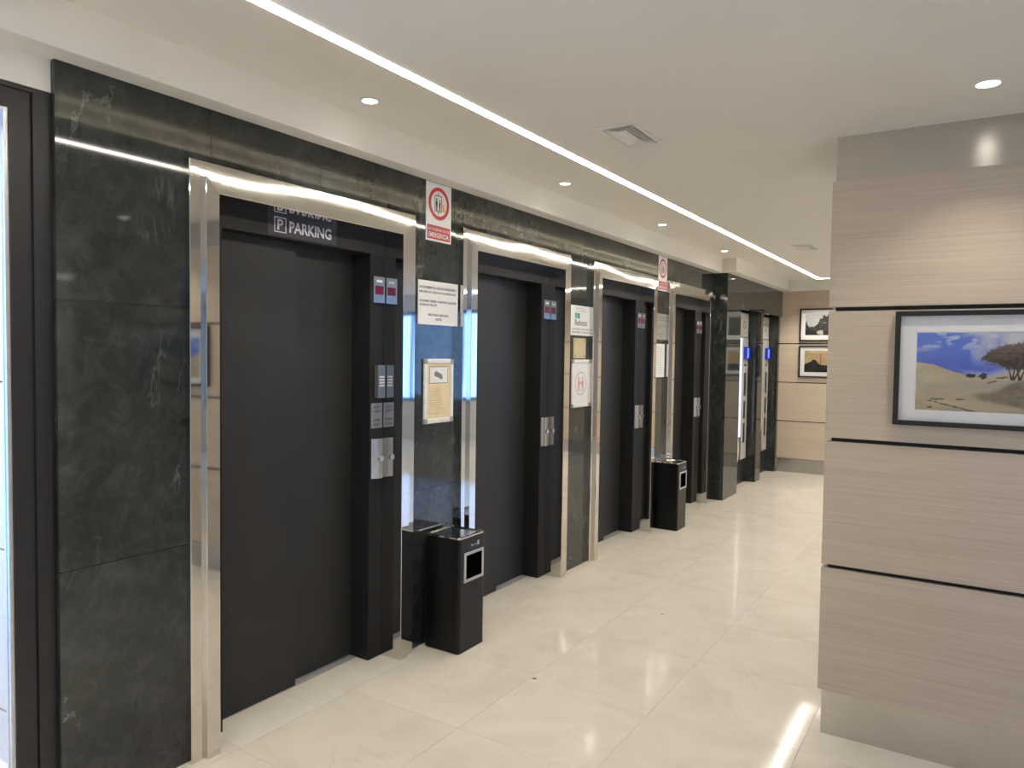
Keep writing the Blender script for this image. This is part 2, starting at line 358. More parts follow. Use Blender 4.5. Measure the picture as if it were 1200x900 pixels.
# end wall with oak panels
JZ = [(0.190, 0.690), (0.702, 1.215), (1.228, 1.740), (1.754, 2.452)]
wb = struct(box('wall_back', [(-0.31, 4.45, YB + 0.02, YB + 0.3, 0, 2.9), (4.45, XR, YB + 0.02, YB + 0.3, 0, 0.72), (4.45, XR, YB + 0.02, YB + 0.3, 2.30, 2.9), (7.5, XR, YB + 0.02, YB + 0.3, 0.72, 2.3)], 'core'), 'end wall clad in pale oak panels')
for z0, z1 in JZ:
    for x0, x1 in ((0.10, 2.27), (2.276, 4.45)): box('wood_panel', (x0, x1, YB, YB + 0.02, z0, z1), 'wood', wb)
box('window_surround', [(4.45, XR, YB, YB + 0.02, 0, 0.72), (4.45, XR, YB, YB + 0.02, 2.3, 2.6), (7.5, XR, YB, YB + 0.02, 0.72, 2.3)], 'plaster', wb)
struct(box('baseboard_back', (0.119, 4.45, YB - 0.001, YB + 0.012, 0, 0.186), 'brushed'), 'brushed steel skirting of the end wall')
w1 = struct(box('window_1', [(4.45, 7.5, YB + 0.06, YB + 0.12, 0.72, 0.78), (4.45, 7.5, YB + 0.06, YB + 0.12, 2.24, 2.3)] + [(x, x + 0.06, YB + 0.06, YB + 0.12, 0.78, 2.24) for x in (4.45, 5.44, 6.44, 7.44)], 'darkmetal'), 'wide lobby window')
for x in (4.51, 5.50, 6.50): box('pane', (x, x + 0.93, YB + 0.085, YB + 0.09, 0.78, 2.24), 'glass', w1)

# the oak clad wall end with the framed picture
PX, PY, PX2, PY2 = 1.940, 3.231, 3.9, 3.95
wr = struct(box('wall_right', (PX + 0.022, PX2 - 0.02, PY + 0.022, PY2 - 0.02, 0, CZ), 'core'), 'wall block clad in oak panels, black joints')
PZ = [(0.186, 0.694), (0.710, 1.214), (1.230, 1.742), (1.758, 2.262)]
for z0, z1 in PZ:
    box('wood_panel', (PX, PX2, PY, PY + 0.020, z0, z1), 'wood', wr, bev=0.0012)
    box('wood_panel', (PX, PX + 0.020, PY + 0.0202, PY2, z0, z1), 'wood', wr, bev=0.0012)
    box('wood_panel', (PX + 0.0202, PX2, PY2 - 0.02, PY2, z0, z1), 'wood', wr)
    box('wood_panel', (PX2 - 0.02, PX2, PY + 0.0202, PY2 - 0.0202, z0, z1), 'wood', wr)
box('steel_frieze', [(PX + 0.011, PX2 - 0.01, PY + 0.012, PY + 0.022, 2.263, CZ), (PX + 0.011, PX + 0.022, PY + 0.022, PY2 - 0.01, 2.263, CZ)], 'brushed', wr)
struct(box('baseboard_right', [(PX + 0.014, PX2 - 0.01, PY + 0.013, PY + 0.0225, 0, 0.184), (PX + 0.014, PX + 0.0225, PY + 0.0225, PY2 - 0.01, 0, 0.184)], 'brushed'), 'brushed steel skirting under the oak wall block')

# glass door at the left with the daylit room behind it
d1 = struct(box('door_1', [(-0.08, -0.022, 1.153, 1.209, 0, 2.349), (-0.08, -0.022, -0.32, 1.153, 2.335, 2.349), (-0.08, -0.022, -0.32, -0.26, 0, 2.349)], 'darkmetal'), 'black framed glass door beside the green marble')
lf = box('door_leaf', [(-0.075, -0.030, 1.090, 1.150, 0.01, 2.333), (-0.075, -0.030, -0.258, -0.19, 0.01, 2.333), (-0.075, -0.030, -0.19, 1.090, 2.275, 2.333), (-0.075, -0.030, -0.19, 1.090, 0.01, 0.12)], 'darkmetal', d1)
box('glazing_bead', [(-0.066, -0.036, 1.078, 1.0898, 0.12, 2.275), (-0.066, -0.036, -0.19, 1.078, 2.265, 2.2748)], 'alu', lf)
box('pane', (-0.055, -0.049, -0.19, 1.078, 0.12, 2.265), 'glass', lf)
wv = struct(box('wall_side_room', [(-2.3, -0.31, 1.30, 1.42, 0, 2.6), (-2.3, -0.3, -1.3, -1.2, 0, 2.6)], 'core'), 'pale panelled wall of the daylit room behind the glass door')
for z0, z1 in ((0.0, 0.19), (0.20, 0.80), (0.807, 1.42), (1.427, 2.05), (2.058, 2.60)): box('wood_panel', (-2.3, -0.09, 1.28, 1.30, z0, z1), 'pale', wv)
w2 = struct(box('window_2', [(-2.34, -2.28, y, y + 0.05, 0, 2.6) for y in (-1.2, 0.0, 1.25)], 'darkmetal'), 'window of the side room')
for y in (-1.15, 0.05): box('pane', (-2.313, -2.307, y, y + 1.15 + (0.05 if y > 0 else 0), 0.0, 2.6), 'glass', w2)

# ------------------------------------------------------------------ lights of the hall
led = box('led_strip', (XE + 0.004, XE + 0.042, YF + 0.1, YE - 0.004, CZ - 0.0015, CZ), 'led')
led1 = box('led_strip', (XE + 0.0422, 4.2, YE - 0.042, YE - 0.004, CZ - 0.0015, CZ), 'led'); tag(led1, 'white LED line running across the hall before the end wall', 'light')
tag(led, 'long white LED line along the edge of the lowered ceiling', 'light')
led2 = box('led_strip', (7.18, 7.21, 3.2, 8.0, CZ - 0.0015, CZ), 'led'); tag(led2, 'straight white LED line over the far side of the lobby', 'light')
def downlight(x, y, z, label, group, r=0.031, power=SPOT_POWER, size=115):
    t = empty('downlight', (x, y, z)); tag(t, label, 'light', group)
    bm = bmesh.new(); rows = []
    for k in range(28):
        a = 2 * math.pi * k / 28
        rows.append([bm.verts.new((x + q * math.cos(a), y + q * math.sin(a), z + h)) for q, h in ((r + 0.011, 0.001), (r + 0.011, -0.003), (r + 0.002, -0.005), (r, 0.001))])
    for k in range(28):
        for j in range(4): bm.faces.new((rows[k][j], rows[(k + 1) % 28][j], rows[(k + 1) % 28][(j + 1) % 4], rows[k][(j + 1) % 4]))
    fix(obj('trim_ring', bm, 'trimwhite'), t)
    bm = bmesh.new(); v = [bm.verts.new((x + r * math.cos(2 * math.pi * k / 28), y + r * math.sin(2 * math.pi * k / 28), z - 0.0015)) for k in range(28)]
    w = [bm.verts.new((p.co.x, p.co.y, z + 0.001)) for p in v]
    bm.faces.new(v); bm.faces.new(w)
    for k in range(28): bm.faces.new((v[k], v[(k + 1) % 28], w[(k + 1) % 28], w[k]))
    fix(obj('lens', bm, 'lens'), t)
    ld = bpy.data.lights.new('downlight_lamp', 'SPOT'); ld.energy = power; ld.color = (1.0, 0.92, 0.80); ld.spot_size = math.radians(size); ld.spot_blend = 0.7; ld.shadow_soft_size = 0.03
    lo = bpy.data.objects.new('downlight_lamp', ld); lo.location = (x, y, z - 0.012); COL.objects.link(lo); fix(lo, t)
    return t
for y, l in ((0.60, 'above the glass door'), (2.316, 'above the PARKING lift'), (4.025, 'between the yellow notice board and the brass plate'), (5.65, 'above the lift past the brass plate'), (7.326, 'before the step of the marble pilaster')): downlight(0.282, y, RZ, 'small round downlight in the raised ceiling ' + l, 'downlights along the lifts')
downlight(0.66, 9.95, RZ, 'small round downlight before the end wall with two pictures', None, power=SPOT_POWER * 3.2)
for x in (1.75, 2.85, 3.95): downlight(x, 9.7, RZ, 'added unseen downlight in the raised ceiling strip along the end wall', 'added downlights along the end wall', power=SPOT_POWER * 3.2)  # unseen lamps added to brighten the end wall
for x, y, pw_, l in ((2.459, 2.845, 0.8, 'small round downlight in front of the oak wall with the dune picture'), (2.43, 5.94, 3.2, 'small round downlight behind the oak wall block'), (2.45, -0.2, 1.8, 'small round downlight over the near hall')):
    downlight(x, y, CZ, l, None, r=0.033, power=SPOT_POWER * pw_)
for x, y in ((4.9, 1.0), (4.9, 5.0), (6.2, 1.0), (6.2, 5.0), (6.2, -2.0), (2.45, -2.4)): downlight(x, y, CZ, 'added unseen downlight over the wide lobby area', 'added lobby downlights', r=0.033, power=SPOT_POWER * 2.2)  # out of view, added to light the lobby

downlight(-0.7, 0.55, RZ, 'added unseen downlight brightening the room behind the glass door', None, power=SPOT_POWER * 8.0, size=150)  # added lamp, whitens the room seen through the glass door
# hidden cove light on the edge of the lowered ceiling
cv = empty('cove_light', (0.85, 2.7, 2.50)); tag(cv, 'LED cove light on the hidden edge of the lowered ceiling', 'light')
box('cove_ledge', [(0.830, XE, YF + 0.05, YE, 2.498, 2.504), (0.830, 0.834, YF + 0.05, YE, 2.504, 2.522)], 'plaster', cv)
box('led_tape', (0.840, 0.858, YF + 0.1, YE - 0.05, 2.504, 2.5055), M['cove'], cv)

def vent(x0, x1, y0, y1, label):
    t = empty('ceiling_vent', ((x0 + x1) / 2, (y0 + y1) / 2, CZ)); tag(t, label, 'vent')
    w = 0.016
    box('frame', [(x0, x1, y0, y0 + w, CZ - 0.008, CZ + .001), (x0, x1, y1 - w, y1, CZ - 0.008, CZ + .001), (x0, x0 + w, y0 + w, y1 - w, CZ - 0.008, CZ + .001), (x1 - w, x1, y0 + w, y1 - w, CZ - 0.008, CZ + .001)], 'trimwhite', t)
    box('backing', (x0 + w, x1 - w, y0 + w, y1 - w, CZ - 0.001, CZ + 0.001), 'trimwhite', t)
    for k in range(3):
        d = w + 0.008 + 0.017 * k; e = 0.009
        if x1 - x0 - 2 * d < 0.03: break
        bm = bmesh.new(); a = [(x0 + d, y0 + d), (x1 - d, y0 + d), (x1 - d, y1 - d), (x0 + d, y1 - d)]; b = [(x0 + d + e, y0 + d + e), (x1 - d - e, y0 + d + e), (x1 - d - e, y1 - d - e), (x0 + d + e, y1 - d - e)]
        lo = [bm.verts.new((p[0], p[1], CZ - 0.009)) for p in a]; hi = [bm.verts.new((p[0], p[1], CZ - 0.001)) for p in b]; lo2 = [bm.verts.new((p[0], p[1], CZ - 0.0105)) for p in a]
        for i in range(4):
            j = (i + 1) % 4; bm.faces.new((lo[i], lo[j], hi[j], hi[i])); bm.faces.new((lo2[i], lo2[j], lo[j], lo[i])); bm.faces.new((lo2[i], lo2[j], hi[j], hi[i]))
        fix(obj('louvre', bm, 'trimwhite'), t)
vent(1.166, 1.327, 2.645, 2.952, 'white louvred ceiling vent beside the LED line, nearer the dune picture')
vent(1.165, 1.325, 6.12, 6.45, 'white louvred ceiling vent further down the hall towards the end wall')

# ------------------------------------------------------------------ lifts
def lift(y0, label, parking=False):
    t = empty('lift_entrance', (0.0, y0 + LW / 2, 0)); tag(t, label, 'elevator', 'lift entrances along the marble wall')
    prof = [(0, -0.03), (0, 0.028), (0.002, 0.030), (0.055, 0.030), (0.055, 0.046), (0.057, 0.048), (0.111, 0.048), (0.113, 0.046), (0.113, -0.092), (0.10, -0.092)]
    y1 = y0 + LW
    st = [lambda d: (y0 + d, 0.0), lambda d: (y0 + d, LH - d), lambda d: (y1 - d, LH - d), lambda d: (y1 - d, 0.0)]
    for nm, (i, j) in (('frame_jamb', (0, 1)), ('frame_head', (1, 2)), ('frame_jamb', (2, 3))):
        bm = bmesh.new()
        A = [bm.verts.new((x, *st[i](d))) for d, x in prof]; B = [bm.verts.new((x, *st[j](d))) for d, x in prof]
        n = len(prof)
        for k in range(n): bm.faces.new((A[k], A[(k + 1) % n], B[(k + 1) % n], B[k]))
        bm.faces.new(A); bm.faces.new(B[::-1])
        fix(obj(nm, bm, 'steelhead' if nm == 'frame_head' else 'steel'), t)
    L, SPLIT, Rr = y0 + 0.217, y0 + 0.664, y0 + 1.061
    FX = -0.085
    hd = box('black_header', (-0.24, FX, y0 + 0.112, y1 - 0.112, 2.036, LH - 0.06), 'black', t)
    box('side_post', (-0.24, FX, y0 + 0.112, L, 0, 2.036), 'black', t)
    cp = box('control_panel', (-0.24, FX, Rr, y1 - 0.1125, 0, 2.036), 'black', t, bev=0.002)
    box('door_leaf', (-0.205, -0.165, L + 0.001, SPLIT, 0.004, 2.06), 'door', t)
    box('door_leaf', (-0.245, -0.208, SPLIT - 0.06, Rr + 0.06, 0.008, 2.06), 'door', t)
    box('door_sill', (-0.30, -0.165, L, Rr, -0.015, 0.003), 'sill', t)
    pl = Plane((FX, y0, 0), (0, 1, 0), (1, 0, 0))
    a0, a1 = 1.069, 1.150
    # floor indicator
    ind = rect('floor_indicator', pl, a0, a1, 1.797, 1.926, 0.016, 'chrome', cp)
    rect('indicator_display', pl, a0 + 0.012, a1 - 0.010, 1.838, 1.880, 0.0015, 'display', cp, 0.0155)
    rect('indicator_arrow', pl, a0 + 0.020, a1 - 0.020, 1.898, 1.910, 0.0015, 'vinyl', cp, 0.0155)
    # convex call plate
    bm = bmesh.new(); b0, b1 = 0.920, 1.119; rows = []
    for k in range(9):
        s = -1 + 2 * k / 8; a = (a0 + a1) / 2 + 0.006 + s * 0.044; h = 0.004 + 0.026 * (1 - s * s)
        rows.append([bm.verts.new(pl.p(a, b0, -0.001)), bm.verts.new(pl.p(a, b0, h)), bm.verts.new(pl.p(a, b1, h)), bm.verts.new(pl.p(a, b1, -0.001))])
    for k in range(8):
        for j in range(4): bm.faces.new((rows[k][j], rows[k + 1][j], rows[k + 1][(j + 1) % 4], rows[k][(j + 1) % 4]))
    bm.faces.new(rows[0]); bm.faces.new(rows[-1][::-1])
    cb = fix(obj('call_plate', bm, 'chrome'), cp)
    disc('call_button', pl, (a0 + a1) / 2 + 0.006, 1.018, 0.014, 0.007, 'alu', cp, 0.0275)
    ring('call_button_collar', pl, (a0 + a1) / 2 + 0.006, 1.018, 0.018, 0.018, 0.004, 0.006, 'chrome', cp, 0.0270, 24)
    if parking:
        kp = rect('keypad', pl, 1.097, 1.150, 1.323, 1.486, 0.022, 'keypad', cp)
        rects('keypad_keys', pl, [(1.108 + 0.0125 * i, 1.118 + 0.0125 * i, 1.380 + 0.0145 * j, 1.389 + 0.0145 * j) for i in range(3) for j in range(4)], 0.002, 'key', cp, 0.0215)
        rect('engraved_plate', pl, 1.072, 1.150, 1.171, 1.296, 0.002, 'plate', cp)
        for s, b, w in (('ACCESO', 1.270, 0.046), ('A PARKING', 1.249, 0.062), ('PARKING', 1.205, 0.052), ('ACCESS', 1.183, 0.046)):
            text('lettering', pl, s, 1.111 - w / 2, b, w, 0.012, 'ink', cp, 0.0028, 0.01)
        rect('lettering_backing', pl, 0.440, 0.835, 2.044, 2.140, 0.0012, 'navy', hd)
        text('lettering', pl, 'PARKING', 0.555, 2.064, 0.245, 0.050, 'parking', hd, 0.002, 0.028)
        rects('parking_symbol_border', pl, [(0.474, 0.538, 2.058, 2.062), (0.474, 0.538, 2.119, 2.123), (0.474, 0.478, 2.062, 2.119), (0.534, 0.538, 2.062, 2.119)], 0.0008, 'parking', hd, 0.0012)
        text('parking_symbol', pl, 'P', 0.490, 2.068, 0.032, 0.046, 'parking', hd, 0.002, 0.02)
    return t
lift(LIFTS[0], 'steel framed dark lift entrance with white PARKING lettering and a keypad', True)
lift(LIFTS[1], 'steel framed dark lift entrance between the yellow notice board and the brass plate')
lift(LIFTS[2], 'steel framed dark lift entrance between the brass plate and the second litter bin')
lift(LIFTS[3], 'steel framed dark lift entrance beside the projecting marble pilaster')

# ------------------------------------------------------------------ litter bins
def litter_bin(x0, y0, label):
    w, h = 0.226, 0.600; x1, y1 = x0 + w, y0 + w
    t = empty('litter_bin', ((x0 + x1) / 2, (y0 + y1) / 2, 0)); tag(t, label, 'trash bin', 'black litter bins with ashtray tops')
    bm = bmesh.new()
    def loop(d, z, r=0.014):
        v = []
        for cx_, cy_, a0 in ((x1 - d - r, y1 - d - r, 0), (x0 + d + r, y1 - d - r, 90), (x0 + d + r, y0 + d + r, 180), (x1 - d - r, y0 + d + r, 270)):
            for k in range(4):
                a = math.radians(a0 + 30 * k); v.append(bm.verts.new((cx_ + r * math.cos(a), cy_ + r * math.sin(a), z)))
        return v
    ls = [loop(0.004, 0.0), loop(0.0, 0.004), loop(0.0, h - 0.006), loop(0.004, h - 0.002)]
    bm.faces.new(ls[0])
    for a, b in zip(ls, ls[1:]):
        for k in range(16): bm.faces.new((a[k], a[(k + 1) % 16], b[(k + 1) % 16], b[k]))
    bm.faces.new(ls[-1])
    body = fix(obj('bin_body', bm, 'bin'), t)
    # ashtray top: chrome rim and sunken pan
    bm = bmesh.new(); ls = [loop(0.002, h - 0.004), loop(0.001, h + 0.004), loop(0.006, h + 0.006), loop(0.011, h + 0.003)]
    for a, b in zip(ls, ls[1:]):
        for k in range(16): bm.faces.new((a[k], a[(k + 1) % 16], b[(k + 1) % 16], b[k]))
    fix(obj('ashtray_rim', bm, 'chrome'), t)
    bm = bmesh.new(); ls = [loop(0.010, h + 0.0035), loop(0.022, h - 0.0008), loop(0.05, h - 0.0012)]
    for a, b in zip(ls, ls[1:]):
        for k in range(16): bm.faces.new((a[k], a[(k + 1) % 16], b[(k + 1) % 16], b[k]))
    bm.faces.new(ls[-1]); fix(obj('ashtray_pan', bm, M['pan']), t)
    # opening on the hall side, its depth only painted dark
    pl = Plane((x1, y0, 0), (0, 1, 0), (1, 0, 0))
    a0, a1, b0, b1, q = 0.040, 0.212, 0.366, 0.520, 0.014
    rects('opening_frame', pl, [(a0, a1, b0, b0 + q), (a0, a1, b1 - q, b1), (a0, a0 + q, b0 + q, b1 - q), (a1 - q, a1, b0 + q, b1 - q)], 0.006, 'binframe', t, -0.001)
    rect('opening_shade', pl, a0 + q, a1 - q, b0 + q, b1 - q, 0.0025, 'binshade', t, -0.001)  # flat black sheet painted as the shade inside, no real hole
    text('maker_mark', pl, 'ferro', 0.098, 0.545, 0.058, 0.014, 'binframe', t, 0.0012)
    rect('maker_mark_block', pl, 0.158, 0.172, 0.544, 0.566, 0.001, 'binframe', t, 0.0005)
M['pan'] = steel('ashtray_steel', (0.35, 0.35, 0.34), 0.16)
litter_bin(0.025, 3.022, 'black litter bin on the floor under the yellow notice board')
litter_bin(0.004, 6.292, 'black litter bin on the floor beside the lift next to the pilaster')

# ------------------------------------------------------------------ signs on the marble
WP = lambda y: Plane((0.0002, y, 0), (0, 1, 0), (1, 0, 0))
def person_rects(a, b, s): return [(a - .006 * s, a + .006 * s, b + .018 * s, b + .042 * s), (a - .005 * s, a - .001 * s, b, b + .018 * s), (a + .001 * s, a + .005 * s, b, b + .018 * s), (a - .004 * s, a + .004 * s, b + .045 * s, b + .054 * s)]
def no_lift_sign(y, label):
    t = empty('prohibition_sign', (0, y + 0.108, 2.142)); tag(t, label, 'sign', 'fire prohibition signs')
    pl = WP(y); w = 0.214; b0, b1 = 2.143, 2.449
    rect('sign_plate', pl, 0, w, b0, b1, 0.0025, 'vinyl', t)
    ring('red_ring', pl, w / 2, 2.344, 0.088, 0.086, 0.020, 0.0006, 'red', t, 0.0025)
    la = w / 2 - 0.006
    rects('lift_pictogram', pl, [(la - .030, la + .030, 2.383, 2.387), (la - .030, la + .030, 2.301, 2.305), (la - .030, la - .026, 2.305, 2.383), (la + .026, la + .030, 2.305, 2.383), (la - .002, la + .002, 2.387, 2.402), (la - .002, la + .002, 2.286, 2.301)] + person_rects(la - .014, 2.307, 1.2) + person_rects(la + .012, 2.307, 1.1), 0.0006, 'ink', t, 0.0025)
    poly('flame_pictogram', pl, [(la + .036, 2.305), (la + .054, 2.307), (la + .058, 2.330), (la + .050, 2.322), (la + .052, 2.352), (la + .043, 2.336), (la + .038, 2.368), (la + .034, 2.330)], 0.0006, 'orange', t, 0.0025)
    rect('red_panel', pl, 0.010, w - 0.010, b0 + 0.010, 2.226, 0.0006, 'red', t, 0.0025)
    text('lettering', pl, 'NO UTILIZAR EN CASO DE', 0.018, 2.198, 0.178, 0.014, 'whiteink', t, 0.0034)
    text('lettering', pl, 'EMERGENCIA', 0.022, 2.163, 0.170, 0.026, 'whiteink', t, 0.0034, 0.012)
no_lift_sign(3.034, 'red ring lift prohibition sign above the white notice and yellow board')
no_lift_sign(6.300, 'red ring lift prohibition sign above the second litter bin')
def paper_notice(y, b0, b1, w, label, faded=False):
    t = empty('paper_notice', (0, y + w / 2, b0)); tag(t, label, 'notice', 'white paper notices')
    pl = WP(y); rect('sheet', pl, 0, w, b0, b1, 0.002, 'plate2' if faded else 'paper', t)
    h = b1 - b0; k = 'greyink' if faded else 'ink'
    for s, fb, fa, fw in (('NO SE PERMITE EL USO DE ASCENSORES A', .82, .03, .93), ('MENORES DE 14 A\u00d1OS SIN ACOMPA\u00d1ANTES', .72, .03, .91), ('-', .62, .50, .03), ('CHILDREN UNDER 14 ARE NOT ALLOWED', .51, .03, .93), ('ALONE IN THE LIFT.', .42, .03, .43), ('MUCHAS GRACIAS', .20, .25, .50), ('HOTEL', .10, .42, .17)):
        text('lettering', pl, s, w * fa, b0 + h * fb, w * fw, h * (.008 if s == '-' else .055), k, t, 0.0026, 0.028)
M['plate2'] = plain('grey_film', (0.34, 0.35, 0.31), 0.3)
paper_notice(2.976, 1.701, 1.931, 0.342, 'white landscape paper notice with black lettering above the yellow notice board')
paper_notice(6.240, 1.701, 1.936, 0.312, 'grey landscape notice above the white sheet near the second litter bin', True)

def snap_frame(name, y, w, b0, b1, label):
    t = empty(name, (0, y + w / 2, b0)); tag(t, label, 'notice board')
    pl = WP(y); q = 0.026
    rect('back_board', pl, 0.004, w - 0.004, b0 + 0.004, b1 - 0.004, 0.006, 'snap', t)
    for a0, a1, c0, c1 in ((q, w - q, b0, b0 + q), (q, w - q, b1 - q, b1), (0, q, b0 + q, b1 - q), (w - q, w, b0 + q, b1 - q)):
        bm = bmesh.new(); P = [pl.p(a, b, d) for a in (a0, a1) for b in (c0, c1) for d in (0.0, 0.014)]; v = [bm.verts.new(p) for p in P]
        fs = [bm.faces.new([v[i] for i in f]) for f in ((0, 1, 3, 2), (4, 6, 7, 5), (0, 4, 5, 1), (2, 3, 7, 6), (0, 2, 6, 4), (1, 5, 7, 3))]
        bmesh.ops.bevel(bm, geom=list({e for f in fs for e in f.edges}), offset=0.0055, segments=3, profile=0.5, affect='EDGES')
        fix(obj('frame_rail', bm, 'snap'), t)
    for a in (0, w - q):
        for b in (b0, b1 - q):
            poly('corner_cap', pl, [(a + .004, b), (a + q - .004, b), (a + q, b + .004), (a + q, b + q - .004), (a + q - .004, b + q), (a + .004, b + q), (a, b + q - .004), (a, b + .004)], 0.0125, 'cornergrey', t)
    return t, pl, q
t, pl, q = snap_frame('notice_board', 3.021, 0.252, 1.176, 1.520, 'silver snap frame with a pale yellow information sheet')
rect('yellow_sheet', pl, q, 0.252 - q, 1.176 + q, 1.520 - q, 0.001, 'yellow', t, 0.006)
rects('photo_border', pl, [(0.046, 0.206, 1.388, 1.480)], 0.0006, 'greyink', t, 0.007)
rects('photo_card', pl, [(0.050, 0.202, 1.392, 1.476)], 0.0008, 'paper', t, 0.007)
poly('device_picture', pl, [(0.085, 1.440), (0.100, 1.456), (0.150, 1.438), (0.160, 1.424), (0.158, 1.412), (0.142, 1.410), (0.130, 1.418), (0.092, 1.428)], 0.0004, 'greyink', t, 0.0078)
for k in range(13):
    w = random.uniform(0.09, 0.155); text('lettering', pl, random.choice(['INSTRUCCIONES DE USO DEL ASCENSOR', 'ACCESO CON TARJETA AL PARKING', 'PULSE EL BOTON DE LLAMADA']), 0.046, 1.368 - k * 0.0118, w, 0.0045, 'orange' if k in (0, 11) else 'greyink', t, 0.0072)

# lift maker's label, brass plate, family notice
t = empty('lift_company_label', (0, 4.812, 1.692)); tag(t, 'white label with teal mark and lift company lettering above the brass plate', 'label')
pl = WP(4.655); rect('sheet', pl, 0, 0.314, 1.693, 1.908, 0.002, 'paper', t)
for s, a, b, w, h, k in (('Mantenimiento', 0.075, 1.884, 0.14, 0.008, 'greyink'), ('SERVICIO 24 HORAS', 0.08, 1.864, 0.15, 0.010, 'greenink'), ('Rehicos', 0.062, 1.765, 0.19, 0.042, 'ink'), ('ASCENSORES Y ELEVADORES', 0.02, 1.732, 0.27, 0.011, 'ink'), ('MANTENIMIENTO Y REPARACION', 0.02, 1.710, 0.28, 0.011, 'ink')):
    text('lettering', pl, s, a, b, w, h, k, t, 0.0026, 0.01)
rects('teal_mark', pl, [(0.062, 0.092, 1.816, 1.856)], 0.0005, 'greenink', t, 0.002); rects('blue_mark', pl, [(0.098, 0.138, 1.814, 1.854)], 0.0005, 'teal', t, 0.002)
t = empty('brass_plate', (0, 4.80, 1.528)); tag(t, 'small blank brass plate between the company label and the family notice', 'plate')
pl = WP(4.704); rect('plate', pl, 0, 0.190, 1.528, 1.673, 0.003, 'brass', t)
for a in (0.022, 0.168):
    for b in (1.545, 1.656): disc('screw', pl, a, b, 0.007, 0.002, 'greyink', t, 0.003, 12)
t, pl, q = snap_frame('family_notice', 4.672, 0.282, 1.172, 1.519, 'silver snap frame with a round faded red figure emblem on white')
rect('sheet', pl, q, 0.282 - q, 1.172 + q, 1.519 - q, 0.001, 'paper', t, 0.006)
ring('emblem_ring', pl, 0.141, 1.345, 0.086, 0.086, 0.006, 0.0005, 'pinkink', t, 0.007)
rects('emblem_figures', pl, person_rects(0.112, 1.290, 1.9) + person_rects(0.172, 1.290, 1.9) + [(0.112, 0.172, 1.342, 1.352)], 0.0005, 'pinkink', t, 0.007)
t = empty('paper_sheet', (0, 6.384, 1.361)); tag(t, 'tall white paper sheet with faint lines above the second litter bin', 'notice')
pl = WP(6.272); rect('sheet', pl, 0, 0.222, 1.361, 1.663, 0.002, 'paper', t)
for k in range(14): text('lettering', pl, random.choice(['REVISION DEL ASCENSOR', 'FECHA DE INSPECCION']), 0.02, 1.635 - k * 0.0185, random.uniform(0.10, 0.18), 0.006, 'plate', t, 0.0026)

